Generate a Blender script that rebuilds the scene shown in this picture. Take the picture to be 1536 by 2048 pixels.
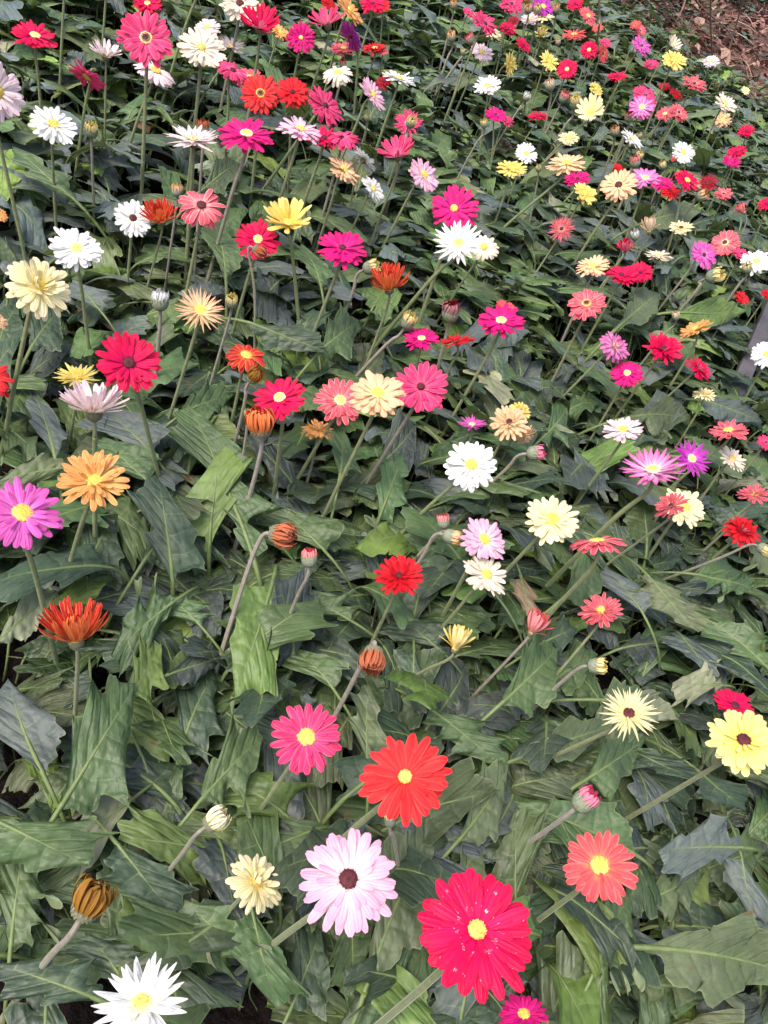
import bpy, math, random
from mathutils import Vector, Matrix
R = math.radians
rnd = random.Random(11)
scene = bpy.context.scene
for o in list(bpy.data.objects): bpy.data.objects.remove(o)
C = scene.collection

# ------------------------------------------------------------------ camera, sky, sun, exposure
F = 1537.0; W, H = 1536.0, 2048.0
UPc = Vector((.2506, -.764, -.594)).normalized()        # world up seen in camera axes (right, down, forward)
fw = Vector((0, 0, 1)); fh = (fw - UPc * fw.dot(UPc)).normalized(); rh = fh.cross(UPc)
# camera axes (x right, y down, z forward) -> world (X = rh, Y = fh, Z = up)
A3 = Matrix((rh, fh, UPc))
CAM = Vector((0, 0, 1.42))
right = A3 @ Vector((1, 0, 0)); down = A3 @ Vector((0, 1, 0)); fwd = A3 @ Vector((0, 0, 1))
cd = bpy.data.cameras.new('camera'); cam = bpy.data.objects.new('camera', cd); C.objects.link(cam)
M = Matrix((right, -down, -fwd)).transposed().to_4x4(); M.translation = CAM
cam.matrix_world = M
cd.sensor_fit = 'VERTICAL'; cd.sensor_height = 24; cd.lens = 24 * F / H
cd.clip_start = .02; cd.clip_end = 300
scene.camera = cam
scene.render.resolution_x = 768; scene.render.resolution_y = 1024

SUN_EL, SUN_AZ = R(58), R(215)
w = bpy.data.worlds.new('World'); scene.world = w; w.use_nodes = True
nt = w.node_tree; bg = nt.nodes['Background']
sky = nt.nodes.new('ShaderNodeTexSky'); sky.sky_type = 'NISHITA'; sky.sun_disc = False
sky.sun_elevation = SUN_EL; sky.sun_rotation = SUN_AZ; sky.dust_density = 4; sky.air_density = 1.0; sky.ozone_density = .6
nt.links.new(sky.outputs[0], bg.inputs[0]); bg.inputs[1].default_value = .15
sd = bpy.data.lights.new('sun', 'SUN'); sun = bpy.data.objects.new('sun', sd); C.objects.link(sun)
sd.energy = 1.5; sd.angle = R(28); sd.color = (1, .96, .9)
sdir = Vector((math.sin(SUN_AZ) * math.cos(SUN_EL), math.cos(SUN_AZ) * math.cos(SUN_EL), math.sin(SUN_EL)))
sun.rotation_euler = sdir.to_track_quat('Z', 'Y').to_euler()
vs = scene.view_settings
vs.view_transform = 'Standard'; vs.look = 'None'; vs.gamma = 1; vs.exposure = 1.08; vs.use_curve_mapping = False
scene.render.engine = 'CYCLES'
scene.cycles.max_bounces = 5; scene.cycles.diffuse_bounces = 3; scene.cycles.glossy_bounces = 2; scene.cycles.caustics_reflective = False; scene.cycles.caustics_refractive = False; scene.cycles.transparent_max_bounces = 4

# ------------------------------------------------------------------ geometry of the slope
PNc = Vector((-.368, .632, .818)); PL = PNc.length
PN = (A3 @ PNc).normalized()          # points away from the camera (down into the ground)
UPN = -PN                             # slope normal, upwards
HEAD = .91                            # distance camera - mean height of the flower heads
SOIL = HEAD + .35
def ray(x, y): return right * ((x - W / 2) / F) + down * ((y - H / 2) / F) + fwd
def at(x, y, h):                      # point of the line of sight that stands h above the soil
    d = ray(x, y); z = (SOIL - h) / d.dot(PN); return CAM + d * z
def depth(p): return (p - CAM).dot(fwd)
def soil_h(p): return SOIL - (p - CAM).dot(PN)
def proj(p):
    q = p - CAM; z = q.dot(fwd); return (W / 2 + F * q.dot(right) / z, H / 2 + F * q.dot(down) / z)
def soil_below(p): return p - Vector((0, 0, 1)) * (soil_h(p) / UPN.z)
SX = Vector((1, 0, 0)); SX = (SX - UPN * SX.dot(UPN)).normalized(); SY = UPN.cross(SX)

# ------------------------------------------------------------------ helpers
def mesh(name, v, f, mats, uv=None, mi=None, smooth=True, uv2=None):
    me = bpy.data.meshes.new(name); me.from_pydata([tuple(p) for p in v], [], f); me.update()
    for m in mats: me.materials.append(m)
    if mi: me.polygons.foreach_set('material_index', mi)
    if smooth: me.polygons.foreach_set('use_smooth', [True] * len(f))
    if uv:
        l = me.uv_layers.new(name='UVMap'); idx = [0] * len(me.loops); me.loops.foreach_get('vertex_index', idx)
        fl = []
        for i in idx: fl += uv[i]
        l.data.foreach_set('uv', fl)
        if uv2:
            l2 = me.uv_layers.new(name='metric'); fl = []
            for i in idx: fl += uv2[i]
            l2.data.foreach_set('uv', fl)
    return me
def link(name, me, parent=None, mtx=None):
    o = bpy.data.objects.new(name, me); C.objects.link(o)
    if parent: o.parent = parent
    if mtx is not None: o.matrix_basis = mtx
    return o
def tag(o, label=None, cat=None, group=None, kind=None):
    if label: o['label'] = label
    if cat: o['category'] = cat
    if group: o['group'] = group
    if kind: o['kind'] = kind
    return o
def empty(name, loc):
    o = bpy.data.objects.new(name, None); C.objects.link(o); o.location = loc; o.empty_display_size = .02; return o
def lin(c):
    return tuple(((x / 255) / 12.92 if x / 255 <= .04045 else ((x / 255 + .055) / 1.055) ** 2.4) for x in c)
class NT:
    def __init__(s, name):
        s.m = bpy.data.materials.new(name); s.m.use_nodes = True; s.t = s.m.node_tree; s.t.nodes.clear()
        s.out = s.t.nodes.new('ShaderNodeOutputMaterial')
    def n(s, typ, **k):
        nd = s.t.nodes.new('ShaderNode' + typ)
        for a, b in k.items(): setattr(nd, a, b)
        return nd
    def set(s, sock, v):
        if isinstance(v, bpy.types.NodeSocket): s.t.links.new(v, sock)
        elif v is not None: sock.default_value = v
    def math(s, op, a, b=None, c=None, clamp=False):
        nd = s.n('Math', operation=op, use_clamp=clamp)
        for i, v in enumerate((a, b, c)):
            if v is not None: s.set(nd.inputs[i], v)
        return nd.outputs[0]
    def mix(s, f, a, b, bt='MIX'):
        nd = s.n('MixRGB', blend_type=bt); s.set(nd.inputs[0], f)
        for i, v in ((1, a), (2, b)): s.set(nd.inputs[i], v if not isinstance(v, tuple) or len(v) == 4 else (*v, 1))
        return nd.outputs[0]
    def noise(s, vec, sc, det=3, rough=.55):
        nd = s.n('TexNoise'); s.set(nd.inputs['Vector'], vec); nd.inputs['Scale'].default_value = sc
        nd.inputs['Detail'].default_value = det; nd.inputs['Roughness'].default_value = rough; return nd.outputs[0]
    def mapr(s, v, a, b, c=0., d=1., smooth=False):
        nd = s.n('MapRange', clamp=True)
        if smooth: nd.interpolation_type = 'SMOOTHSTEP'
        s.set(nd.inputs[0], v)
        for i, x in enumerate((a, b, c, d)): nd.inputs[i + 1].default_value = x
        return nd.outputs[0]

# ------------------------------------------------------------------ materials
def leaf_material():
    t = NT('leaf_blade')
    uv = t.n('UVMap').outputs[0]; sep = t.n('SeparateXYZ'); t.set(sep.inputs[0], uv)
    u, v = sep.outputs[0], sep.outputs[1]
    oi = t.n('ObjectInfo'); geo = t.n('NewGeometry')
    obc = t.n('TexCoord').outputs['Object']
    au = t.math('MULTIPLY', t.math('ABSOLUTE', t.math('SUBTRACT', u, .5)), 2)
    un = t.n('UVMap'); un.uv_map = 'metric'; mv = un.outputs[0]; s2 = t.n('SeparateXYZ'); t.set(s2.inputs[0], mv)
    X_, Y_ = s2.outputs[0], s2.outputs[1]; ax = t.math('ABSOLUTE', X_)
    wob = t.math('MULTIPLY', t.math('SUBTRACT', t.noise(mv, 2.0, 1), .5), .45)
    side = t.math('MULTIPLY', t.math('GREATER_THAN', X_, 0), .43)
    # side veins leave the midrib at an angle and curve towards the tip
    s0 = t.math('SUBTRACT', Y_, t.math('ADD', t.math('MULTIPLY', ax, .45), t.math('MULTIPLY', t.math('MULTIPLY', ax, ax), .55)))
    s1 = t.math('ADD', t.math('ADD', t.math('MULTIPLY', s0, 3.6), side), wob)
    fr = t.math('FRACT', s1)
    d = t.math('MINIMUM', fr, t.math('SUBTRACT', 1, fr))
    vein = t.mapr(d, .0, .040, 1, 0, True)
    dome = t.mapr(d, .0, .26, 0, 1, True)
    # fine net of veins
    dis = t.n('MixRGB'); dis.inputs[0].default_value = .10; t.set(dis.inputs[1], mv)
    nn = t.n('TexNoise'); nn.inputs['Scale'].default_value = 6; t.set(nn.inputs['Vector'], mv); t.set(dis.inputs[2], nn.outputs['Color'])
    vo = t.n('TexVoronoi', feature='DISTANCE_TO_EDGE'); t.set(vo.inputs['Vector'], dis.outputs[0]); vo.inputs['Scale'].default_value = 13
    vo2 = t.n('TexVoronoi', feature='SMOOTH_F1'); t.set(vo2.inputs['Vector'], dis.outputs[0]); vo2.inputs['Scale'].default_value = 8
    net = t.mapr(vo.outputs[0], 0, .09, 1, 0, True)
    puff = t.mapr(vo2.outputs[0], 0, .8, 1, 0)
    # colour
    base = oi.outputs['Color']
    n1 = t.noise(obc, 22, 4); n2 = t.noise(obc, 90, 3)
    k = t.math('MULTIPLY', t.mapr(n1, .3, .7, .72, 1.3), t.mapr(n2, .3, .7, .96, 1.04))
    hs = t.n('HueSaturation'); t.set(hs.inputs['Color'], base); t.set(hs.inputs['Value'], k)
    t.set(hs.inputs['Hue'], t.mapr(oi.outputs['Random'], 0, 1, .485, .512))
    col = hs.outputs[0]
    # slight yellowing along the centre
    col = t.mix(t.math('MULTIPLY', t.mapr(au, 0, .35, .35, 0), t.mapr(v, 0, 1, 1, .2)), col, (.12, .165, .045))
    # dusty waxy bloom, broken
    dust = t.math('MULTIPLY', oi.outputs['Alpha'], t.mapr(t.noise(obc, 15, 3, .5), .32, .66, .15, 1))
    col = t.mix(t.math('MULTIPLY', dust, .5), col, (.135, .155, .145))
    col = t.mix(t.math('MULTIPLY', net, .13), col, (.20, .25, .14))
    col = t.mix(t.math('MULTIPLY', vein, t.mapr(au, 0, .9, .5, .10)), col, (.19, .25, .11))
    col = t.mix(t.mapr(au, .95, 1, 0, .38), col, (.26, .30, .14))
    # small brown blemishes
    sp = t.noise(obc, 16, 2); col = t.mix(t.mapr(sp, .71, .75, 0, .75), col, (.13, .075, .03))
    under = t.mix(.45, col, (.22, .25, .14))
    col = t.mix(geo.outputs['Backfacing'], col, under)
    big_ = t.noise(mv, 5.5, 2)
    hgt = t.math('ADD', t.math('MULTIPLY', dome, .34), t.math('ADD', t.math('MULTIPLY', puff, .85), t.math('MULTIPLY', big_, .35)))
    hgt = t.math('ADD', hgt, t.math('MULTIPLY', n2, .08))
    bp = t.n('Bump'); bp.inputs['Strength'].default_value = .85; bp.inputs['Distance'].default_value = .0034; t.set(bp.inputs['Height'], hgt)
    p = t.n('BsdfPrincipled'); t.set(p.inputs['Base Color'], col); t.set(p.inputs['Normal'], bp.outputs[0])
    t.set(p.inputs['Roughness'], t.math('ADD', t.mapr(n1, .3, .7, .42, .56), t.math('MULTIPLY', dust, .1)))
    p.inputs['Specular IOR Level'].default_value = .42
    tr = t.n('BsdfTranslucent'); t.set(tr.inputs[0], t.mix(.5, col, (.20, .30, .03))); t.set(tr.inputs[1], bp.outputs[0])
    mx = t.n('MixShader'); mx.inputs[0].default_value = .16
    t.set(mx.inputs[1], p.outputs[0]); t.set(mx.inputs[2], tr.outputs[0]); t.set(t.out.inputs[0], mx.outputs[0])
    return t.m
def simple(name, col, col2=None, sc=60, rough=.6, bump=.3, dist=.001, vary=.25, spec=.35):
    t = NT(name); ob = t.n('TexCoord').outputs['Object']
    n = t.noise(ob, sc, 4)
    c2 = col2 or tuple(x * (1 - vary) for x in col)
    c = t.mix(t.mapr(n, .35, .65), col, c2)
    bp = t.n('Bump'); bp.inputs['Strength'].default_value = bump; bp.inputs['Distance'].default_value = dist; t.set(bp.inputs['Height'], t.noise(ob, sc * 3, 3))
    p = t.n('BsdfPrincipled'); t.set(p.inputs['Base Color'], c); t.set(p.inputs['Normal'], bp.outputs[0]); p.inputs['Roughness'].default_value = rough
    p.inputs['Specular IOR Level'].default_value = spec
    t.set(t.out.inputs[0], p.outputs[0]); return t.m
def stem_material(name, top, low):
    t = NT(name); uv = t.n('UVMap').outputs[0]; sep = t.n('SeparateXYZ'); t.set(sep.inputs[0], uv)
    oi = t.n('ObjectInfo')
    f = t.math('ADD', sep.outputs[1], t.mapr(oi.outputs['Random'], 0, 1, -.2, .25), clamp=True)
    ob = t.n('TexCoord').outputs['Object']; n = t.noise(ob, 120, 3)
    c = t.mix(f, top, low); c = t.mix(t.mapr(n, .35, .7, 0, .4), c, (.05, .055, .03))
    st = t.n('TexWave'); st.inputs['Scale'].default_value = 2.2; t.set(st.inputs[0], uv); 
    bp = t.n('Bump'); bp.inputs['Strength'].default_value = .4; bp.inputs['Distance'].default_value = .0006; t.set(bp.inputs['Height'], st.outputs[1])
    p = t.n('BsdfPrincipled'); t.set(p.inputs['Base Color'], c); t.set(p.inputs['Normal'], bp.outputs[0]); p.inputs['Roughness'].default_value = .55
    p.inputs['Sheen Weight'].default_value = .35; p.inputs['Sheen Roughness'].default_value = .4
    t.set(t.out.inputs[0], p.outputs[0]); return t.m
def petal_material(name, base, mid, tip, edge=None, back=None, streak=.32, soft=.28, specks=False):
    t = NT(name); uv = t.n('UVMap').outputs[0]; sep = t.n('SeparateXYZ'); t.set(sep.inputs[0], uv)
    u, v = sep.outputs[0], sep.outputs[1]
    oi = t.n('ObjectInfo'); geo = t.n('NewGeometry')
    ramp = t.n('ValToRGB'); t.set(ramp.inputs[0], v)
    e = ramp.color_ramp.elements; e[0].position = .08; e[0].color = (*base, 1); e[1].position = .95; e[1].color = (*tip, 1)
    m = e.new(.42); m.color = (*mid, 1)
    col = ramp.outputs[0]
    au = t.math('MULTIPLY', t.math('ABSOLUTE', t.math('SUBTRACT', u, .5)), 2)
    if edge: col = t.mix(t.mapr(au, .55, 1, 0, .8), col, edge)
    ln = t.math('SINE', t.math('MULTIPLY', u, 40)); ln2 = t.math('ABSOLUTE', t.math('SINE', t.math('MULTIPLY', u, 9.42)))
    val = t.math('MULTIPLY', t.mapr(ln, -1, 1, 1 - streak * .5, 1.03), t.mapr(ln2, 0, .5, 1 - streak, 1))
    val = t.math('MULTIPLY', val, t.mapr(oi.outputs['Random'], 0, 1, .86, 1.06))
    ob = t.n('TexCoord').outputs['Object']
    val = t.math('MULTIPLY', val, t.mapr(t.noise(ob, 130, 3), .3, .7, .9, 1.06))
    hs = t.n('HueSaturation'); t.set(hs.inputs['Color'], col); t.set(hs.inputs['Value'], val); col = hs.outputs[0]
    if specks: col = t.mix(t.mapr(t.noise(ob, 75, 5, .7), .66, .70, 0, .8), col, (.95, .75, .80))
    bk = back or tuple(min(1, x * .6 + .36) for x in mid)
    col = t.mix(geo.outputs['Backfacing'], col, t.mix(.65, col, bk))
    bp = t.n('Bump'); bp.inputs['Strength'].default_value = .5; bp.inputs['Distance'].default_value = .0012
    t.set(bp.inputs['Height'], t.math('ADD', t.math('MULTIPLY', ln, .25), ln2))
    p = t.n('BsdfPrincipled'); t.set(p.inputs['Base Color'], col); t.set(p.inputs['Normal'], bp.outputs[0]); p.inputs['Roughness'].default_value = .55
    p.inputs['Specular IOR Level'].default_value = .3
    tr = t.n('BsdfTranslucent'); t.set(tr.inputs[0], col)
    mx = t.n('MixShader'); mx.inputs[0].default_value = soft
    t.set(mx.inputs[1], p.outputs[0]); t.set(mx.inputs[2], tr.outputs[0]); t.set(t.out.inputs[0], mx.outputs[0])
    return t.m
LEAF = leaf_material()
RIB = simple('leaf_rib', (.145, .185, .068), (.105, .15, .05), 80, .5, .2)
STEM_G = stem_material('stem_green', (.185, .19, .10), (.165, .20, .07))
STEM_P = stem_material('stem_mauve', (.27, .22, .20), (.22, .21, .13))
CALYX = simple('calyx_green', (.14, .155, .08), (.17, .15, .11), 200, .6, .5)
CALYX_P = simple('calyx_grey', (.23, .245, .18), (.17, .20, .12), 200, .6, .5)
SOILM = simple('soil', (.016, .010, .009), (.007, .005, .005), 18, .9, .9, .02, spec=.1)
MUD = simple('litter_soil', (.15, .085, .068), (.08, .045, .036), 14, .9, .9, .02, spec=.1)

L_ = lin
PAL = {  # word, material args
 'cr': ('crimson', L_((210, 10, 90)), L_((236, 4, 92)), L_((232, 8, 74)), None),
 'mg': ('magenta', L_((235, 60, 150)), L_((228, 20, 135)), L_((218, 16, 112)), None),
 'hp': ('hot pink', L_((246, 120, 150)), L_((240, 66, 128)), L_((232, 50, 105)), L_((250, 120, 165))),
 'pk': ('pale pink', L_((255, 242, 235)), L_((252, 212, 226)), L_((247, 182, 210)), None),
 'pw': ('pinkish white', L_((252, 240, 225)), L_((252, 234, 234)), L_((248, 214, 220)), None, L_((252, 236, 226))),
 'lv': ('lilac pink', L_((250, 160, 215)), L_((236, 112, 200)), L_((230, 96, 182)), None),
 'ml': ('mauve pink', L_((252, 232, 240)), L_((240, 168, 212)), L_((228, 110, 180)), L_((222, 90, 165))),
 'vi': ('purple', L_((240, 130, 220)), L_((196, 50, 180)), L_((180, 40, 170)), L_((225, 110, 205))),
 'rd': ('red', L_((232, 40, 52)), L_((226, 26, 44)), L_((216, 22, 38)), None),
 'rw': ('scarlet', L_((236, 60, 60)), L_((240, 52, 56)), L_((228, 38, 46)), L_((246, 90, 78))),
 'dr': ('dark red', L_((150, 16, 40)), L_((165, 14, 40)), L_((175, 20, 42)), None),
 'co': ('coral', L_((255, 185, 115)), L_((244, 100, 100)), L_((240, 78, 92)), L_((252, 150, 130))),
 'cp': ('coral pink', L_((250, 190, 180)), L_((240, 110, 120)), L_((232, 78, 98)), L_((250, 180, 180))),
 'or': ('orange', L_((255, 222, 132)), L_((253, 192, 114)), L_((249, 166, 98)), L_((255, 208, 132))),
 'ye': ('yellow', L_((250, 212, 80)), L_((252, 224, 112)), L_((254, 232, 140)), None),
 'yy': ('yellow', L_((250, 222, 90)), L_((255, 234, 128)), L_((254, 238, 156)), None),
 'py': ('pale yellow', L_((255, 240, 150)), L_((255, 243, 184)), L_((254, 238, 192)), None),
 'wh': ('white', L_((252, 250, 215)), L_((250, 249, 244)), L_((250, 247, 242)), None),
 'cw': ('creamy white', L_((252, 240, 195)), L_((250, 240, 220)), L_((248, 228, 205)), None),
 'pe': ('peach', L_((255, 240, 175)), L_((254, 226, 176)), L_((251, 194, 154)), L_((249, 184, 146))),
 'ro': ('red-orange', L_((250, 160, 80)), L_((226, 52, 46)), L_((222, 40, 44)), L_((252, 164, 92)), L_((250, 156, 88))),
 'br': ('brown', L_((150, 110, 50)), L_((150, 96, 40)), L_((120, 62, 30)), L_((190, 150, 60)), L_((168, 120, 45))),
 'bo': ('rusty orange', L_((215, 150, 105)), L_((196, 96, 62)), L_((150, 40, 35)), L_((225, 160, 120)), L_((206, 120, 80))),
}
PM = {k: petal_material('petal_' + v[0].replace(' ', '_').replace('-', '_'), *v[1:6]) for k, v in PAL.items()}
def floret_material(name, c1, c2): return simple(name, c1, c2, 260, .6, .6, .001)
PM['cs'] = petal_material('petal_crimson_flecked', *PAL['cr'][1:4], specks=True); PAL['cs'] = PAL['cr']
FM = {'y': floret_material('floret_yellow', L_((248, 218, 118)), L_((196, 140, 56))),
      'c': floret_material('floret_cream', L_((250, 232, 170)), L_((232, 200, 130))),
      'd': floret_material('floret_maroon', L_((60, 14, 24)), L_((90, 30, 36))),
      'g': floret_material('floret_green', L_((226, 200, 92)), L_((176, 150, 58)))}

# ------------------------------------------------------------------ leaves
def leaf_mesh(seed, L=.18, Wd=.05, a0=55, a1=-15, pet=.07, lobed=.4, k=4.5, NR=32, NC=8, ruff=.010, fold=.12, petdown=False):
    g = random.Random(seed)
    V, Fc, UV, MI = [], [], [], []; U2 = []
    # centre line: petiole then blade
    def ang(s):  # s -petiole..1
        return R(a0 + (a1 - a0) * max(0, s) ** .8)
    cy, cz = 0., 0.
    pts = []
    NP = 6
    if petdown:
        y, z = 0., 0.; back = [(0., 0.)]
        for i in range(NP):
            a = R(a0) + R(14) * (i + 1); a = min(a, R(82)); y -= math.cos(a) * pet / NP; z -= math.sin(a) * pet / NP; back.append((y, z))
        ppts = back[::-1]
    else:
        ppts = [(0., 0.)]
        for i in range(NP):
            a = R(min(80, a0 + 62 * ((NP - i) / NP) ** .6)); cy += math.cos(a) * pet / NP; cz += math.sin(a) * pet / NP; ppts.append((cy, cz))
    cy, cz = ppts[-1]
    tw = g.uniform(-.2, .2); bend = g.uniform(-.12, .12)
    phs = [g.uniform(0, 6.28) for _ in range(10)]; kk = [k * g.uniform(.85, 1.2), k * g.uniform(.85, 1.2)]
    cs = []; point = g.random() < .72
    for i in range(NR + 1):
        s = i / NR; a = ang(s) + R(5) * math.sin(9 * s + phs[9])
        cs.append((Vector((bend * L * s * s, cy, cz)), a)); cy += math.cos(a) * L / NR; cz += math.sin(a) * L / NR
    cols = [-1 + 2 * j / NC for j in range(NC + 1)]
    cols = [math.copysign(abs(c) ** .85, c) for c in cols]
    for i in range(NR + 1):
        s = i / NR; c, a = cs[i]
        T = Vector((2 * bend * s, math.cos(a), math.sin(a))).normalized(); X = Vector((1, 0, 0)); X = (X - T * X.x).normalized(); N = X.cross(T)
        th = tw * s; X2 = X * math.cos(th) + N * math.sin(th); N2 = N * math.cos(th) - X * math.sin(th)
        env = (min(1, .10 + s * 1.9) ** .9) * max(0., 1 - s ** 2.3) ** .95 * (.66 + .50 * math.sin(math.pi * s ** .85))
        if s > .93: env = max(env, .0)
        for j, u in enumerate(cols):
            sd = 0 if u < 0 else 1; au = abs(u)
            ph = kk[sd] * s * 6.283 + phs[sd]
            ab = abs(math.sin(ph / 2)); lo = (1 - ab) ** 1.15 if point else ab ** .7 * .55; lo *= 1 + .3 * math.sin(ph * .37 + phs[7])
            dep = min(.82, lobed * 1.3 * (1.25 - .6 * s)) * (1 - s ** 4)
            teeth = .05 * math.sin(ph * 2.7 + phs[2]) + .018 * math.sin(ph * 4.3 + phs[3])
            wd = Wd * env * (1 - dep * lo + teeth)
            sw = .22 * au * wd * (1 - s) + lobed * .62 * au * au * Wd * env * math.sin(ph) * .5
            z = fold * au * wd + ruff * au * au * env * (math.sin(ph * .8 + phs[4 + sd]) + .35 * math.sin(ph * 1.7 + phs[6 + sd]))
            z -= .10 * au * au * wd * 1.3
            # quilted rise between the side veins
            q = math.sin(math.pi * ((36 * (s * L - .6 * au * wd) + .43 * sd) % 1)); z += .0004 * q * (1 - au * au) * min(1, env * 1.4)
            z += .0045 * math.sin(5 * s + 2.5 * u + phs[8]) * au
            V.append(c + X2 * (u * wd) + N2 * z + T * sw); UV.append((.5 + u / 2, s)); U2.append((u * wd * 10, s * L * 10 + sw * 4))
    n = NC + 1
    for i in range(NR):
        for j in range(NC): Fc.append((i * n + j, i * n + j + 1, (i + 1) * n + j + 1, (i + 1) * n + j)); MI.append(0)
    # petiole and raised rib
    path = [(Vector((0, y, z)), None) for y, z in ppts[:-1]] + [(c, a) for c, a in cs[:int(NR * .93)]]
    b0 = len(V); m = len(path); sides = 5
    for i, (c, a) in enumerate(path):
        t = i / (m - 1); nx = path[min(i + 1, m - 1)][0]; pv = path[max(i - 1, 0)][0]; T = (nx - pv).normalized()
        X = Vector((1, 0, 0)); X = (X - T * X.dot(T)).normalized(); N = X.cross(T)
        r = (.0027 if i < NP else .0027 * (1 - (i - NP) / (m - NP)) ** .8 + .0005) * (L / .18) ** .5
        off = 0 if i < NP else -.0004
        for q in range(sides):
            th = 6.283 * q / sides + .3
            V.append(c + X * (math.cos(th) * r * 1.15) + N * (math.sin(th) * r * .62 + off)); UV.append((.5, t)); U2.append((0, t))
    for i in range(m - 1):
        for q in range(sides):
            q2 = (q + 1) % sides; Fc.append((b0 + i * sides + q, b0 + i * sides + q2, b0 + (i + 1) * sides + q2, b0 + (i + 1) * sides + q)); MI.append(1)
    return mesh('leaf', V, Fc, [LEAF, RIB], UV, MI, True, U2)

LV = []
for i in range(22):
    g = random.Random(100 + i)
    LV.append(leaf_mesh(200 + i, L=g.uniform(.12, .168), Wd=g.uniform(.074, .104), a0=g.uniform(4, 42), a1=g.uniform(-42, 2), pet=g.uniform(.08, .165),
                        lobed=g.uniform(.15, .68), k=g.uniform(2.2, 3.8), ruff=g.uniform(.004, .013), fold=g.uniform(-.08, .18)))
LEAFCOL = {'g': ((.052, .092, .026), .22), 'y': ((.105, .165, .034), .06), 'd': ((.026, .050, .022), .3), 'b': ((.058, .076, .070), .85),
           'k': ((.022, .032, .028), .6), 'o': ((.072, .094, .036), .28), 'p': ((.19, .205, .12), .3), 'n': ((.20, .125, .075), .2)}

# ------------------------------------------------------------------ soil of the bed
def soil_sheet():
    V, Fc, MI = [], [], []; n = 130; g = random.Random(5)
    xs = [-30 + 60 * (i / n) for i in range(n + 1)]
    def warp(t): return math.copysign(abs(t) ** 2.2, t)
    o = CAM + PN * SOIL
    for i in range(n + 1):
        for j in range(n + 1):
            a = warp(-1 + 2 * i / n) * 40 + .3; b = warp(-1 + 2 * j / n) * 40 + 1.2
            z = .012 * math.sin(a * 17 + 3 * math.sin(b * 7)) + .012 * math.sin(b * 23 + a * 5) + g.uniform(-.008, .008)
            V.append(o + SX * a + SY * b + UPN * z)
    # slot 1 (pale littered soil) beyond the upper right edge of the bed
    for i in range(n):
        for j in range(n):
            q = (i * (n + 1) + j, (i + 1) * (n + 1) + j, (i + 1) * (n + 1) + j + 1, i * (n + 1) + j + 1)
            c = (V[q[0]] + V[q[2]]) / 2; Fc.append(q); MI.append(1 if outside(c) else 0)
    me = mesh('soil', V, Fc, [SOILM, MUD], mi=MI); return tag(link('soil', me), kind='structure')
# edge of the bed: line on the soil through two sight points
EA, EB = at(1120, -40, 0), at(1600, 300, 0)
ED = (EB - EA).normalized(); EN = UPN.cross(ED)
if EN.dot(at(1500, 20, 0) - EA) < 0: EN = -EN
def beyond(p): return EN.dot(p - EA)
def outside(p): return beyond(p) > .02
soil_sheet()

# ------------------------------------------------------------------ flower builders
def petal_geo(L, wd, r0, e, curl, pointed, g, notch=0., camber=.25, rows=8, cols=4, side=0.):
    """one ray petal starting at radius r0 along +X, e and curl in degrees"""
    V, UV, Fc = [], [], []
    x, z = r0, 0.
    ss = [0, .12, .28, .45, .62, .78, .9, .97, 1.][:rows + 1]
    prev = 0
    rows_n = len(ss)
    for s in ss:
        a = R(e + curl * s * s); ds = (s - prev) * L; x += math.cos(a) * ds; z += math.sin(a) * ds; prev = s
        if pointed: pr = (.35 + .65 * min(1, s / .4)) * (max(0, 1 - s) ** .7 if s < 1 else 0) * 1.25 + .03; pr = min(pr, 1)
        else: pr = (.38 + .62 * min(1, s / .55) ** .8) * (1 if s < .6 else max(.0, 1 - ((s - .6) / .4) ** 3.6) ** .5); pr = max(pr, .30)
        for j in range(cols + 1):
            u = -1 + 2 * j / cols; y = u * pr * wd
            zz = -camber * wd * u * u * pr + (.10 * wd * math.cos(u * 6.28) * (1 - s * .5))
            dx = 0
            if s > .9: dx = -notch * L * (abs(math.cos(u * 4.2)) - .3) * (s - .85) * 4
            V.append(Vector((x - math.sin(a) * zz + dx, y + side * L * s * s, z + math.cos(a) * zz))); UV.append((.5 + u / 2, s))
    n = cols + 1
    for i in range(len(ss) - 1):
        for j in range(cols): Fc.append((i * n + j, i * n + j + 1, (i + 1) * n + j + 1, (i + 1) * n + j))
    # make +Z the upper side
    Fc = [f[::-1] for f in Fc]
    return V, Fc, UV
def add(buf, V, Fc, UV, M=None, mi=0):
    b = len(buf[0]); buf[0].extend([M @ v for v in V] if M else V); buf[1].extend([tuple(b + i for i in f) for f in Fc]); buf[2].extend(UV); buf[3].extend([mi] * len(Fc))
def lathe(buf, prof, n, mi=0, rib=0.):
    b = len(buf[0]); m = len(prof)
    for i, (r, z) in enumerate(prof):
        for q in range(n):
            th = 6.2832 * q / n; rr = r * (1 + rib * (1 if q % 2 else -1))
            buf[0].append(Vector((rr * math.cos(th), rr * math.sin(th), z))); buf[2].append((q / n, i / (m - 1)))
    for i in range(m - 1):
        for q in range(n):
            q2 = (q + 1) % n; buf[1].append((b + i * n + q, b + i * n + q2, b + (i + 1) * n + q2, b + (i + 1) * n + q)); buf[3].append(mi)
def tobuf(name, buf, mats, smooth=True): return mesh(name, buf[0], buf[1], mats, buf[2], buf[3], smooth)
def new(): return ([], [], [], [])

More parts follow.
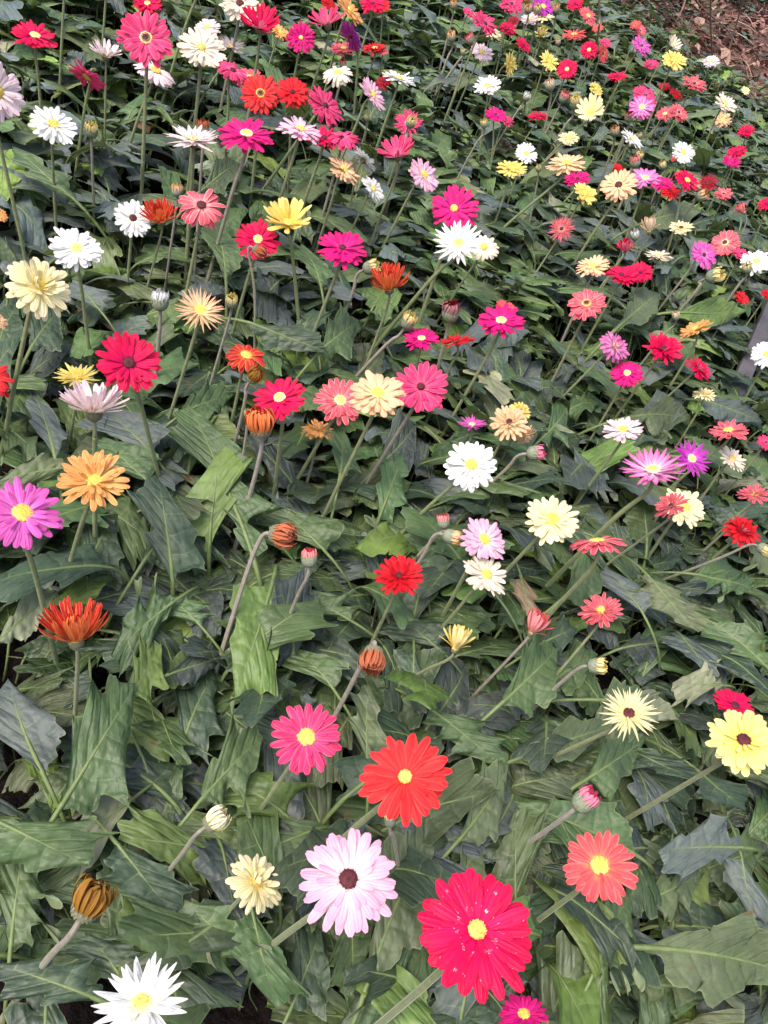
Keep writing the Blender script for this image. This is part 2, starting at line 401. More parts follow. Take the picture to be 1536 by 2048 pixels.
FORMS = {  # layers: (count, length, half width, elevation, curl), pointed, notch
 'F': ([(21, 1.0, .112, 2, -10), (20, .92, .106, 9, -7), (12, .60, .060, 22, -6)], 0, .02),
 'N': ([(18, 1.0, .130, 3, -12), (18, .92, .125, 10, -8), (11, .58, .065, 24, -10)], 0, .06),
 'P': ([(18, 1.0, .120, 6, 2), (18, .92, .112, 14, 2), (9, .62, .06, 24, 0)], 1, 0),
 'S': ([(24, 1.0, .055, 2, 0), (24, .88, .05, 16, 5), (20, .7, .045, 34, 5)], 1, 0),
 'D': ([(18, 1.0, .105, 2, -8), (18, .88, .085, 14, 0), (18, .68, .06, 30, 5), (14, .5, .05, 48, 10)], 0, 0),
 'U': ([(22, 1.0, .10, 26, 6), (20, .95, .095, 38, 8), (16, .88, .085, 52, 10)], 0, .03),
 'R': ([(18, 1.0, .125, 4, -50), (16, .92, .12, 12, -38)], 0, 0),
 'C': ([(17, 1.0, .105, 30, 2), (15, .93, .1, 38, 8)], 0, 0),
 'K': ([(28, 1.0, .070, 34, 22), (26, .95, .066, 46, 24), (24, .85, .060, 58, 30), (20, .66, .055, 66, 44), (16, .46, .05, 76, 60)], 0, 0),
 'M': ([(18, 1.0, .12, -2, -40), (18, .92, .115, 14, -28), (14, .72, .09, 38, 0), (12, .5, .07, 60, 20)], 0, .05),
 'H': ([(18, 1.0, .12, 58, 30), (16, .92, .11, 68, 40), (6, .9, .11, 36, -10)], 0, 0),
}
DISC = {'y': ('g', 'y'), 'c': ('y', 'c'), 'd': ('d', None), 'r': ('d', None), 'o': ('d', 'y'), 'g': ('g', 'y'), 'Y': ('y', None), 'x': ('d', 'c')}
def flower_head(root, M, Rr, form, pal, disc, D, g):
    big = D >= 72; pm = PM[pal]
    layers, pointed, notch = FORMS[form]
    e0 = layers[0][3] + layers[0][4] * .4
    reach = max(.58, math.cos(R(max(0, e0)))); 
    r0 = .10 * Rr; Lr = (Rr - r0) / reach
    joined = new()
    # ray petals
    for li, (n, lf, wf, e, cu) in enumerate(layers):
        variants = []
        for q in range(4 if big else 2):
            variants.append(petal_geo(Lr * lf * g.uniform(.93, 1.04), Rr * wf * g.uniform(.85, 1.1), r0, e + g.uniform(-4, 5), cu + g.uniform(-10, 10), pointed, g, notch,
                                      camber=g.uniform(.12, .4), rows=8, cols=4 if D > 45 else 2, side=g.uniform(-.05, .05)))
        if big: meshes = [mesh('petal', v[0], v[1], [pm], v[2]) for v in variants]
        for i in range(n):
            az = 6.2832 * (i + li * .5 + g.uniform(-.22, .22)) / n
            T = Matrix.Translation((0, 0, li * .012 * Rr + g.uniform(0, .010) * Rr)) @ Matrix.Rotation(az, 4, 'Z') @ Matrix.Rotation(R(g.uniform(-14, 14)), 4, 'X') @ Matrix.Rotation(R(g.gauss(0, 4.5)), 4, 'Y')
            sc = g.uniform(.9, 1.05) if g.random() > .1 else g.uniform(.68, .88)
            T = T @ Matrix.Diagonal((sc, g.uniform(.9, 1.1), 1, 1))
            if big: link('petal', g.choice(meshes), root, M @ T)
            else:
                v = g.choice(variants); add(joined, v[0], v[1], v[2], T)
    if not big: tag(link('petals', tobuf('petals', joined, [pm]), root, M), kind='stuff')
    # ring of short inner florets, domed disc, calyx
    core, ring = DISC[disc]; rd = Rr * {'y': .24, 'c': .21, 'd': .19, 'r': .13, 'o': .23, 'g': .24, 'Y': .15, 'x': .22}[disc]
    if form in 'KHCU': rd *= .85
    zt = .03 * Rr
    b = new()
    if form != 'M' or D > 60:
        nr = 30 if big else 14
        for rr in range(3 if big else 1):
            for i in range(nr):
                v = petal_geo(Rr * (.17 - .03 * rr) * g.uniform(.7, 1.15), Rr * .026, rd * (.92 - .10 * rr), 24 + 16 * rr, 10, 1, g, rows=3, cols=1)
                add(b, v[0], v[1], v[2], Matrix.Translation((0, 0, zt + .01 * Rr)) @ Matrix.Rotation(6.2832 * (i + g.random() * .6 + rr * .4) / nr, 4, 'Z'), 1 if rr == 0 else 0)
        fm = FM[ring] if (ring and disc in 'ycg' ) else pm
        if disc == 'x': fm = pm
        tag(link('floret_ring', tobuf('floret_ring', b, [fm, pm]), root, M), kind='stuff')
    b = new()
    prof = [(rd * 1.02, zt - .01 * Rr), (rd * .95, zt + .05 * Rr), (rd * .75, zt + .085 * Rr), (rd * .45, zt + .10 * Rr), (rd * .15, zt + .095 * Rr), (0.0001, zt + .09 * Rr)]
    lathe(b, prof, 14)
    nf = 90 if big else (24 if D > 40 else 0)
    mats = [FM[core if core else 'y']]
    if ring: mats.append(FM[ring])
    if ring and ring != core: b[3][:28] = [1] * 28
    for i in range(nf):
        rr = rd * math.sqrt((i + .5) / nf); th = i * 2.39996
        zz = zt + .095 * Rr - .06 * Rr * (rr / rd) ** 2; hh = Rr * g.uniform(.025, .05); ww = rd * .11
        c = Vector((rr * math.cos(th), rr * math.sin(th), zz)); k = len(b[0])
        b[0].extend([c + Vector((ww, 0, 0)), c + Vector((0, ww, 0)), c + Vector((-ww, 0, 0)), c + Vector((0, -ww, 0)), c + Vector((ww * .4 * math.cos(th), ww * .4 * math.sin(th), hh))])
        b[2].extend([(0, 0)] * 5); 
        for q in range(4): b[1].append((k + q, k + (q + 1) % 4, k + 4)); b[3].append(1 if (ring and ring != core and rr > rd * .45) else 0)
    link('disc', tobuf('disc', b, mats), root, M)
    calyx(root, M, Rr * .16 if form not in 'KHCU' else Rr * .22, Rr * .26, CALYX, D)
def calyx(root, M, rc, hc, mat, D):
    b = new(); lathe(b, [(.0022, -hc * 1.15), (rc * .5, -hc), (rc * .85, -hc * .75), (rc, -hc * .4), (rc * 1.04, 0), (rc * .9, hc * .1)], 20, 0, .04)
    if D > 60:
        for i in range(26):
            v = petal_geo(hc * 1.0, rc * .10, rc * .92, 78, 6, 1, rnd, rows=4, cols=1)
            add(b, v[0], v[1], v[2], Matrix.Translation((0, 0, -hc * (.8 if i % 2 else .55))) @ Matrix.Rotation(6.2832 * i / 26, 4, 'Z'))
    link('calyx', tobuf('calyx', b, [mat]), root, M)
def bud_head(root, M, Rb, form, pal, D, g):
    """B closed bud, W withered head rolled shut"""
    pm = PM[pal]; hb = Rb * (1.5 if form == 'B' else 1.2)
    b = new()
    if form == 'B': prof = [(.002, -hb * .75), (Rb * .55, -hb * .66), (Rb * .88, -hb * .40), (Rb * .97, -hb * .1), (Rb * .93, hb * .12), (Rb * .8, hb * .28), (Rb * .4, hb * .4)]
    else: prof = [(.002, -hb * .9), (Rb * .5, -hb * .82), (Rb * .78, -hb * .6), (Rb * .84, -hb * .35), (Rb * .75, -hb * .25)]
    lathe(b, prof, 22, 0, .03)
    if D > 24:
        for row in range(3):
            n = 18
            for i in range(n):
                kk = 1 if form == 'B' else .72
                v = petal_geo(hb * .62 * kk, Rb * .13, Rb * (.80 + .08 * row) * (1 if kk == 1 else .9), 80 + 7 * row, 14 + 4 * row, 1, g, rows=5, cols=2, camber=.5)
                add(b, v[0], v[1], v[2], Matrix.Translation((0, 0, (-hb * .5 + hb * .2 * row) if form == 'B' else (-hb * .8 + hb * .13 * row))) @ Matrix.Rotation(6.2832 * (i + .5 * (row % 2)) / n, 4, 'Z'))
    link('calyx', tobuf('calyx', b, [CALYX_P if form == 'B' else CALYX]), root, M)
    p = new(); n = 22 if D > 24 else 12
    lay = [(n, 1.25, 84, 34), (n, 1.15, 88, 44), (n // 2, 1.0, 92, 50)] if form == 'B' else [(n + 8, 2.0, 62, 74), (n + 6, 1.95, 72, 82), (n, 1.6, 86, 90)]
    for k, (m, lf, e, cu) in enumerate(lay):
        for i in range(m):
            v = petal_geo(Rb * lf * g.uniform(.85, 1.15), Rb * .13, Rb * ((.86 if form == 'B' else .72) - .1 * k), e + g.uniform(-6, 6), cu + g.uniform(-18, 18), 0, g, rows=8, cols=2, camber=.6)
            add(p, v[0], v[1], v[2], Matrix.Translation((0, 0, hb * (.0 if form == 'B' else -.55))) @ Matrix.Rotation(6.2832 * (i + g.uniform(-.3, .3)) / m, 4, 'Z') @ Matrix.Rotation(R(g.uniform(-15, 15)), 4, 'X'))
    tag(link('petals', tobuf('petals', p, [pm]), root, M), kind='stuff')
    if form == 'W':
        d = new(); lathe(d, [(Rb * .7, -hb * .1), (Rb * .45, hb * .1), (.0001, hb * .12)], 12); link('disc', tobuf('disc', d, [FM['d']]), root, M)
def bez(P, n):
    out = []
    for i in range(len(P) - 1):
        p0 = P[max(i - 1, 0)]; p1 = P[i]; p2 = P[i + 1]; p3 = P[min(i + 2, len(P) - 1)]
        for q in range(n):
            t = q / n; out.append(.5 * ((2 * p1) + (p2 - p0) * t + (2 * p0 - 5 * p1 + 4 * p2 - p3) * t * t + (3 * p1 - p0 - 3 * p2 + p3) * t * t * t))
    out.append(P[-1]); return out
def tube(pts, r0, r1, sides=7):
    b = new(); m = len(pts); X = Vector((1, .1, 0))
    for i, p in enumerate(pts):
        T = (pts[min(i + 1, m - 1)] - pts[max(i - 1, 0)]).normalized(); X = (X - T * X.dot(T)).normalized(); Y = T.cross(X); r = r0 + (r1 - r0) * i / (m - 1)
        for q in range(sides):
            th = 6.2832 * q / sides; b[0].append(p + X * (r * math.cos(th)) + Y * (r * math.sin(th))); b[2].append((q / sides, i / (m - 1)))
    for i in range(m - 1):
        for q in range(sides):
            q2 = (q + 1) % sides; b[1].append((i * sides + q, i * sides + q2, (i + 1) * sides + q2, (i + 1) * sides + q)); b[3].append(0)
    return b

# x y D ratio lean form palette disc stemx stemy lift | label | short name others refer to it by
TABLE = '''
70 73 90 .5 90 F cr c 80 195 0 | crimson pink gerbera at the far upper left, facing up beside a leaf gap | crimson flower at the upper left
292 77 112 .9 100 N hp x 288 270 0 | hot pink gerbera with cream ring and dark eye, largest at the top | big hot pink flower at the top
295 8 60 .6 100 F cr c - - 0
212 113 64 .3 90 C pw y 210 245 0 | pinkish white gerbera cup seen side-on, left of the big hot pink flower | white side-on cup
175 152 78 .35 235 F hp y 168 225 0 | hot pink gerbera tilted away, below the white side-on cup |
310 142 88 .42 75 R pw y 272 250 -.05 | pinkish white drooping gerbera directly under the big hot pink flower |
-8 183 118 .9 20 F pw y 45 490 .04 | pinkish white gerbera cut off by the left edge near the top |
107 250 92 .72 80 F wh y - - 0 | white gerbera with small yellow centre below the pinkish one at the left edge | white flower at the upper left
183 262 28 .5 90 B ye y 188 430 0
386 280 114 .3 90 P pw c 383 370 -.02 | pinkish white flat gerbera behind a rusty bud | flat pinkish white flower
406 257 28 .25 90 B bo y 385 600 .05 | rusty orange closed bud in front of the flat pinkish white flower |
130 -60 80 .6 90 F cr y 123 95 .02 
214 -55 70 .6 90 F pw y 205 90 .02
402 -50 80 .6 90 F wh y 365 70 .02
480 8 82 .75 90 F cw d - - 0 | creamy white gerbera with small dark centre at the top edge | cream flower at the top edge
520 56 88 .55 90 C cr r 495 245 .02 | crimson gerbera fanned upward on a tall stem, top left of centre | fanned crimson flower
415 55 54 .55 100 F pw y - - -.04
403 97 104 .65 88 F cw Y 388 265 .02 | creamy white gerbera with tiny dark eye right of the big hot pink flower | broad creamy white flower
463 92 62 .35 80 P pw y 410 185 -.03
560 65 40 .5 60 F or y 535 140 -.03
602 76 62 .95 90 F mg Y - - .02 | round magenta gerbera with yellow eye facing the viewer near the top | round magenta flower
655 50 72 .35 100 C hp y 625 175 0
657 8 34 .6 60 F rd r - - -.02
703 72 66 .38 215 F vi r - - 0 | purple gerbera turned sideways on a slant, top middle | slanting purple flower
700 22 72 .3 45 F or y - - 0 | orange gerbera seen edge-on on a slant at the top |
745 8 56 .55 90 F cr r 720 110 0
688 98 60 .32 90 F cp y - - -.01
750 97 52 .28 90 F rd y 733 160 0
466 142 78 .4 65 R hp r 455 250 .01 | hot pink gerbera folding over, left of the red and yellow ringed flower |
500 156 62 .5 90 F cp y - - -.03
521 188 84 .85 95 F rw o - - .02 | scarlet gerbera with yellow ring and dark eye, upper middle | scarlet flower with yellow ring
585 185 74 .75 85 N rd r - - 0 | red gerbera with thin petals right of the scarlet yellow-ringed one |
650 213 90 .55 40 F hp r 610 260 0 | hot pink many-petalled gerbera tilted up right, upper middle | tilted hot pink flower
600 260 98 .3 78 F pk y 560 400 .02 | pale pink gerbera seen nearly edge-on in front of a crimson cluster | edge-on pale pink flower
648 277 88 .42 80 P cr r 610 400 -.02
682 276 84 .36 90 R hp r 628 490 0
493 270 116 .5 90 F mg c 460 400 .01 | wide magenta gerbera with pale centre facing the sky, upper left of centre | wide magenta flower
675 147 68 .5 95 R cw y 645 190 0 | creamy white gerbera with gappy drooping petals, right of the red flowers | gappy cream flower
686 128 16 .5 90 B rd y - - -.02
745 190 74 .38 40 F pk y 708 260 0 | pale pink gerbera on edge, slanting down right, upper middle | slanting pale pink flower
768 163 44 .5 120 F dr r - - -.03
734 236 13 .5 90 B ye y - - -.02
765 12 34 .6 90 F rd r - - 0
765 103 26 .5 90 F cp r - - 0
798 158 72 .2 75 F wh y 762 270 0 | white gerbera seen edge-on above dark leaves, upper middle | edge-on white flower
816 247 60 .85 90 P hp y 800 300 -.01 | hot pink gerbera with a yellow bud before it | hot pink flower behind a yellow bud
822 245 24 .6 60 B ye y 806 300 .03 
907 10 17 .6 90 B or y - - 0
903 74 20 .5 100 B or y 890 130 0
940 79 20 .4 110 B co y 915 125 0
926 104 12 .5 90 B ye y - - 0
937 25 28 .5 60 F hp r - - 0
970 48 64 .4 50 F hp r - - .01 | hot pink gerbera slanting over a creamy one at the top | slanting pink flower at the top
985 66 42 .35 60 F py y - - -.02
964 105 52 .55 60 F pw y - - 0 | pinkish white gerbera below two orange buds near the top | pinkish flower near the top
975 172 58 .55 90 F wh y 972 215 0 | bright white gerbera of fine petals, upper right of centre | bright white tufted flower
1020 130 48 .42 0 F ye y - - 0 | yellow gerbera turned edge-on, standing upright near the top | upright edge-on yellow flower
1047 90 40 .35 45 F cr r - - 0
1016 57 40 .4 60 F cr r - - 0
1027 42 26 .6 90 F dr r - - -.02
1023 8 50 .6 70 F hp r - - 0
1054 4 32 .7 90 H or y - - 0
1086 14 52 .6 60 F vi y - - -.02 | purple gerbera among yellow buds at the top edge | purple flower at the top edge
1057 19 17 .6 90 B or y - - .02
1076 18 18 .6 90 B ye y - - .02
1112 18 18 .6 90 B or y - - .02
1060 38 38 .5 90 F pw y - - -.01
1087 35 44 .3 90 F py y - - 0
1083 72 26 .6 90 H ye y 1042 190 0
1098 123 46 .6 40 F ye y - - 0 | yellow gerbera tilted toward the right, next to a small crimson one | yellow flower beside a crimson one
1134 139 42 .9 90 F cr c - - 0 | small round crimson gerbera with pale eye near the top right | small round crimson flower
1116 85 12 .5 90 B pe y 1110 115 0
1148 70 52 .25 85 F co y - - 0
1100 171 22 .5 100 B pe y - - 0
1053 194 17 .5 60 B wh y 1030 230 0
1128 195 22 .5 60 B co y - - -.01
1151 206 26 .5 80 B ye y 1125 260 0
991 230 46 .6 70 F mg r 985 300 0 | magenta gerbera overlapping another, upper right of centre | overlapping magenta flower
1010 238 42 .4 60 F hp r - - -.02
968 248 17 .5 100 B ye y 945 300 0
1075 232 44 .26 85 F cr r 1050 280 0
1138 276 44 .55 80 F py y 1115 300 0
1052 308 50 .75 60 F wh y - - 0 | small white gerbera above right of a yellow one, upper right | small white flower
1150 8 36 .6 90 F cr r - - 0
1176 32 44 .5 45 F cp y - - 0
1196 56 24 .6 90 F co r - - 0
1271 50 24 .6 90 F co r - - 0
1281 62 26 .7 60 F cp r - - 0
1178 100 38 .9 90 F cr c 1150 180 0 | small crimson pink gerbera beside a coral one, near the straw stalk | crimson flower near the straw
1205 107 38 .5 10 F co r - - -.01
1211 86 26 .6 60 F hp r - - -.02
1283 92 46 .5 45 F lv r - - 0 | lilac pink gerbera tilted up right, near the bare soil | lilac flower near the bare soil
1343 92 38 .5 40 C cw y - - 0 | creamy half-closed gerbera just behind a yellow one, by the bare soil | cream flower by the bare soil
1348 121 54 .6 60 F ye y - - .01 | bright yellow gerbera at the edge of the bare soil | yellow flower by the bare soil
1302 129 32 .5 70 F hp r - - 0
1422 123 34 .6 80 F pw y - - 0 | pinkish white gerbera alone on the brown soil at the top right | lone white flower on brown soil
1234 153 42 .35 85 F cr r - - 0
1192 178 34 .5 45 F ye g - - 0
1388 168 54 .4 60 F cp r - - 0 | coral pink gerbera below the bare soil, seen at a slant | slanting coral flower
1329 173 24 .6 80 F rd r - - 0
1352 188 36 .35 50 F rd r - - 0
1290 192 56 .5 50 F hp r - - -.01
1283 215 56 .75 70 F ml c - - .02 | mauve pink gerbera with pale centre in front of a hot pink one | mauve flower in the upper right
1258 235 20 .6 90 B dr y - - 0
1330 228 40 .6 90 F cp c 1300 270 .01
1357 225 44 .5 45 F cp r - - 0
1450 207 54 .4 50 F cw y - - 0 | creamy white gerbera slanting over a peach one at the upper right | slanting cream flower
1445 240 36 .8 90 F pe y - - 0
1181 226 62 .8 100 C py y 1140 270 .01 | pale yellow cupped gerbera, upper right | pale yellow cupped flower
1230 263 20 .6 90 B or y - - 0
1263 278 54 .25 50 F wh y - - 0 | white gerbera seen edge-on slanting down right, upper right | slanting edge-on white flower
1279 272 12 .6 90 B ye y - - 0
1492 262 34 .6 90 F cr r - - 0
1491 181 20 .6 50 F py y - - 0
1366 306 50 .7 45 F wh y 1335 360 0 | white gerbera above the crimson ones at the right | white flower at the right
-3 428 38 .7 60 F or y - - 0
152 498 108 .78 90 F wh c 166 600 .01 | broad white gerbera at the left, upper one of two big pale flowers | broad white flower at the left
266 437 78 .9 80 F wh d 262 480 0 | white gerbera with dark maroon eye, left of the red and yellow cup | white flower with maroon eye
322 443 72 .6 100 K ro y 272 655 .02 | red and yellow many-petalled cup beside the maroon-eyed white flower | red and yellow cup
403 412 100 .75 90 R cp d 375 575 .03 | coral pink gerbera with pale-streaked petals and dark eye, arching down | streaked coral flower
354 382 24 .3 90 B or y 330 575 0 
78 573 140 .82 60 M py y 25 790 .04 | pale yellow gerbera with loose drooping petals at the left edge | loose pale yellow flower
516 480 92 .85 90 F cr c 495 560 0 | crimson gerbera with cream eye, a withered bud hanging in front | crimson flower with a withered bud
517 502 26 .2 330 W bo y 510 605 .05 
576 447 100 .65 92 C ye y 585 510 0 | bright yellow gerbera fanned toward the viewer, left of centre | fanned yellow flower
685 497 104 .65 85 F mg r 625 672 .01 | magenta gerbera with dark eye standing tall at the upper centre | magenta flower at the upper centre
741 535 32 .4 20 B ye y 700 600 -.03
688 340 74 .42 50 F pe y 655 430 0 | peach gerbera slanting, above the magenta flower at the upper centre | slanting peach flower
728 320 64 -.25 45 F wh y 690 470 0 | white gerbera seen from behind with its round calyx | white flower seen from behind
746 378 60 .5 40 N wh y 722 420 0 
795 312 78 .5 100 C hp r 758 440 .01 | hot pink gerbera fanned upward at the left of a pale pink one | fanned hot pink flower
847 350 76 .6 40 F pk y 765 495 0 | pale pink gerbera with tight petals tilted right, upper centre | tight pale pink flower
908 418 104 .88 90 F mg Y 880 520 0 | large magenta gerbera with golden eye just above the white pair | magenta flower above the white pair
917 488 110 .75 90 P wh c 852 570 .03 | pure white gerbera of pointed petals, left one of the white pair | left flower of the white pair
968 494 66 .8 70 R cw y 914 580 0 | creamy white drooping gerbera, right one of the white pair |
1024 338 62 .5 80 F ye y 995 430 0 | yellow gerbera below the small white one, upper right | yellow flower at the upper right
1133 328 80 .42 82 F pe y 1008 455 .02 | peach yellow gerbera lying flat above the magenta one, upper right | flat peach flower
1155 358 54 .5 80 F mg r - - 0
1170 387 58 .6 50 N ye y 1130 460 0 
1123 458 60 .9 90 S cp r 1050 580 0 | spiky coral pink gerbera on a leaning stem, right of the white pair | spiky coral flower
778 578 84 .5 95 K ro y 725 750 .02 | red-orange striped cup of a gerbera on a tall stem at centre | striped red-orange cup
1077 337 14 .6 90 B ye y - - 0
1237 371 78 .75 95 F pe d 1165 500 .02 | peach yellow gerbera with small dark centre and round petals, upper right | peach flower with dark centre
1290 357 68 .5 80 F ml c - - 0 | mauve pink gerbera right of the dark-centred peach flower | mauve flower at the right
1325 368 48 .5 80 F mg r - - -.01
1341 384 48 .5 70 F rd r 1310 450 0
1374 361 58 .5 50 F cr y 1350 450 .01 | crimson gerbera tilted up right with yellow-tinged rim of stamens | tilted crimson flower at the right
1415 367 44 .8 80 P dr d - - 0 | dark red gerbera with black eye near the right edge | dark red flower
1447 388 40 .5 80 F cp r - - 0
1403 392 24 .5 30 B or y 1385 410 .01
1270 324 24 .5 90 B co y - - 0
1278 313 18 .5 60 B ye y - - .01
1326 331 16 .5 100 B ye y 1320 360 0
1236 335 22 .6 60 F rd r - - -.01
1352 315 26 .4 120 F co r - - -.01
1473 305 42 .5 85 F cr r - - 0
1459 332 42 .55 70 C mg r - - 0 | magenta pink cupped gerbera near the right edge, upper right | magenta cup at the right edge
1532 408 34 .7 90 F cr r - - 0
1488 425 28 .4 130 H co y - - 0
1298 464 38 .2 85 H pe y 1255 550 0 | peach half-open cup on a mauve stem, right of centre at upper right | half-open peach cup
1362 456 50 .5 80 F py d - - 0 
1250 503 34 .5 90 H cr r 1235 530 0
1450 486 62 .85 100 F cp x - - 0 | coral pink gerbera with cream and dark eye at the right edge | coral flower at the right edge
1483 508 42 .5 60 F hp r - - -.02
1512 524 66 .65 70 F wh y - - 0 | white gerbera at the right edge beside a green bud | white flower at the right edge
1407 510 62 .7 30 F lv r 1360 565 0 | lilac pink gerbera tilted right, above a yellow bud | lilac flower above a yellow bud
1428 552 32 .4 20 B ye y 1390 585 0
1494 536 22 .7 90 B ye y 1470 580 .01
1318 513 58 .25 75 F cw y 1285 575 0
1186 533 68 .55 90 F pe y 1168 585 0 | pale peach gerbera left of two crimson ones, right of centre | pale peach flower
1243 550 70 .52 80 F cr r 1225 590 .01 | crimson gerbera right of the pale peach one |
1281 545 50 .8 80 F cr r - - -.02
1270 471 20 .5 90 B wh y 1255 500 0
-4 642 40 .7 40 F pe y - - 0
320 603 38 .35 92 B wh y 316 700 0 | white bud in a grey-green calyx on a mauve stem at the left | white bud at the left
400 622 112 .8 85 S pe y 305 945 .03 | spiky peach gerbera with big yellow centre on a long leaning stem | spiky peach flower
463 604 28 .7 90 B ye y 425 755 0
258 727 132 .95 80 F cr d 283 815 .03 | deep crimson gerbera with black centre at the left | crimson flower with black centre
155 755 92 .5 92 P ye y 140 880 -.04 | yellow gerbera rising behind the pale pink upturned one | yellow flower at the left
188 824 140 .3 92 U pw y 190 915 .03 | pinkish white gerbera seen from the side with its green calyx below | pale upturned flower at the left
-24 755 104 .8 80 R rw r - - 0
492 712 94 .6 75 R ro y 465 835 0 | red-orange gerbera with curling petals above a brown spent head | curling red-orange flower
509 752 32 .5 50 W br y 485 825 .02
560 797 114 .72 110 F cr c 555 930 -.01 | rose crimson gerbera with cream eye, left of the coral and peach group | rose crimson flower at centre left
521 848 56 .45 95 W ro y 455 1150 .03 | rust red closed cup in front of the rose crimson flower | rust red closed cup
495 827 17 .6 90 B ye y - - 0
680 802 108 .85 80 F cp c 600 950 0 | coral pink gerbera with cream eye, left partner of the big peach flower | coral pink flower at centre
755 788 122 .72 88 N pe y 660 1005 .04 | big peach gerbera with pale yellow centre in the middle of the photo | big peach flower
842 775 120 .9 90 F hp r 725 980 0 | hot pink gerbera with dark eye, right of the big peach flower | hot pink flower at centre
636 860 72 .35 85 M or y - - -.04 | orange flattened gerbera under the coral pink one |
816 643 32 .5 60 B ye y 762 700 0
901 625 40 .5 80 B dr y 880 720 0 | dark red round bud on a mauve stem, right of centre | dark red bud
843 678 74 .55 88 F mg c - - 0 | magenta gerbera between a yellow bud and the dark red bud | magenta flower under the buds
915 683 76 .22 95 F rd r 895 745 0
1002 643 100 .58 85 F mg c 890 860 .01 | magenta gerbera with cream eye on a long leaning stem, right of centre | magenta flower right of centre
1012 616 48 .5 60 F co y - - -.03
944 850 64 .4 85 P lv c - - 0 | lilac pink flat gerbera above the big white one | flat lilac flower
942 930 110 .95 80 F wh y 845 1025 .02 | big round white gerbera with yellow centre right of centre | big round white flower
1018 845 84 .85 80 D pe d 985 915 0 | peach and yellow gerbera with dark eye and raised petals | peach flower with raised petals
1050 870 52 .4 300 M pe y - - -.02
1040 822 52 .6 60 M ye y - - -.01
1070 906 34 .1 5 B hp y 1000 950 0 | hot pink pointed bud lying sideways, right of the big round white flower | sideways pink bud
1173 608 80 .72 90 F cp o 1085 800 .01 | coral pink gerbera with yellow ring and dark dot, right of centre | coral flower with yellow ring
1230 693 72 .6 35 M ml y 1065 855 .01 | messy mauve and white gerbera above a small magenta one | messy mauve flower
1254 747 70 .8 80 F mg c 1165 905 0 | magenta gerbera with cream eye below the messy mauve one | magenta flower below the mauve
1327 698 84 .68 60 D cr r 1235 830 .01 | full crimson gerbera right of the messy mauve flower | full crimson flower at the right
1397 738 66 .35 42 D cr r 1280 845 0
1390 658 70 .3 110 F or y 1330 790 0 | orange gerbera seen edge-on, slanting up right, at the right | slanting orange flower
1352 632 18 .6 90 B pe y 1320 680 0
1484 596 36 .5 40 F rd r - - 0
1535 588 28 .6 60 F rd r - - 0
1534 710 64 .8 80 F wh y - - 0
1410 789 48 .28 75 M py y - - -.04
1246 860 88 .55 88 F pw y 1190 955 0 | pinkish white gerbera with soft yellow centre, right half | soft pinkish flower
1457 862 78 .48 88 F cp y 1370 950 0 | coral pink gerbera with cream eye at the right edge, above a creamy one | coral pink flower at the right edge
1465 918 66 .5 40 F cw y 1400 1000 -.01 
1382 918 86 .75 40 P vi c 1340 990 -.01 | purple gerbera with white eye at the right | purple flower with white eye
1306 942 136 .55 88 P ml c 1210 1055 .03 | large mauve gerbera of long pointed petals at the right | large mauve pointed flower
1532 885 38 .7 60 F hp r - - 0
44 1028 164 .85 75 F lv y 75 1165 .01 | large lilac magenta gerbera with cream eye at the left edge | large lilac flower at the left
188 962 146 .85 88 D or y 155 1075 .01 | large orange gerbera with yellow centre at the left | large orange flower
152 1280 140 .5 96 K ro y 150 1435 .02 | red and yellow striped half-closed gerbera at the lower left | striped half-closed flower
563 1070 50 .45 350 W bo y 395 1460 .03 | rusty spent head open to the right on a long mauve stem | spent head on a long stem
618 1117 36 .3 88 B co y 590 1205 0
798 1152 108 .82 92 D rd r 760 1250 0 | round deep red gerbera with dark eye at centre, lower half | round deep red flower
887 1044 28 .25 95 B co y 870 1075 -.02
902 1073 34 .25 345 B or y 830 1135 0
968 1080 106 .75 45 F pk y 945 1120 .01 | pink gerbera with yellow centre above a creamy white one | pink flower right of centre
972 1150 102 .68 50 F cw y 885 1255 .02 | creamy white gerbera overlapping the pink one above it | creamy flower right of centre
1104 1040 116 .85 60 F py y 1005 1150 .02 | round pale yellow gerbera, right of centre | round pale yellow flower
1195 1085 122 .15 92 R cp y 1090 1240 0 | coral pink gerbera seen from the side with thin arching petals | arching coral flower
1368 1014 96 .7 50 F py y - - -.05 | pale yellow gerbera half covered by a coral one, right side |
1343 1012 74 .6 120 D cp r 1200 1140 .06 | tufted coral pink gerbera lying over a pale yellow one | tufted coral flower
1510 990 72 .42 85 D cp y 1365 1140 .01 | frilled coral pink gerbera at the right edge, lower of the two | frilled flower at the right edge
1485 1062 80 .6 50 M rd r - - -.06 | ragged red gerbera half hidden among leaves at the right edge | ragged red flower
1527 1098 26 .4 330 B ye y 1430 1120 0
745 1317 52 .5 260 W bo y 665 1440 .01 | rust orange spent head turned down, just below centre | rust orange spent head
910 1298 66 .35 70 H ye y 825 1355 0 | yellow half-open gerbera on a mauve stem below centre | half-open yellow flower
1062 1265 62 .35 60 H co y 910 1430 0 | coral half-open gerbera on a leaning stem below centre right | half-open coral flower
1202 1222 92 .72 100 D cp y 1000 1480 .01 | coral red fringed gerbera with cream eye on a long stem, lower right | fringed coral red flower
1193 1332 36 .35 0 B ye y 1020 1460 0 | yellow-green bud nodding right on a long stem | nodding yellow bud
1258 1428 126 .9 80 S py d 1070 1530 .01 | spidery pale yellow gerbera with reddish eye at the lower right | spidery yellow flower
1470 1412 90 .62 50 F cr d 1440 1470 -.03 | crimson gerbera half behind a yellow one at the right edge | crimson flower behind the yellow
1487 1482 146 .85 70 N yy d 1250 1640 .03 | large yellow gerbera with dark eye at the right edge | large yellow flower
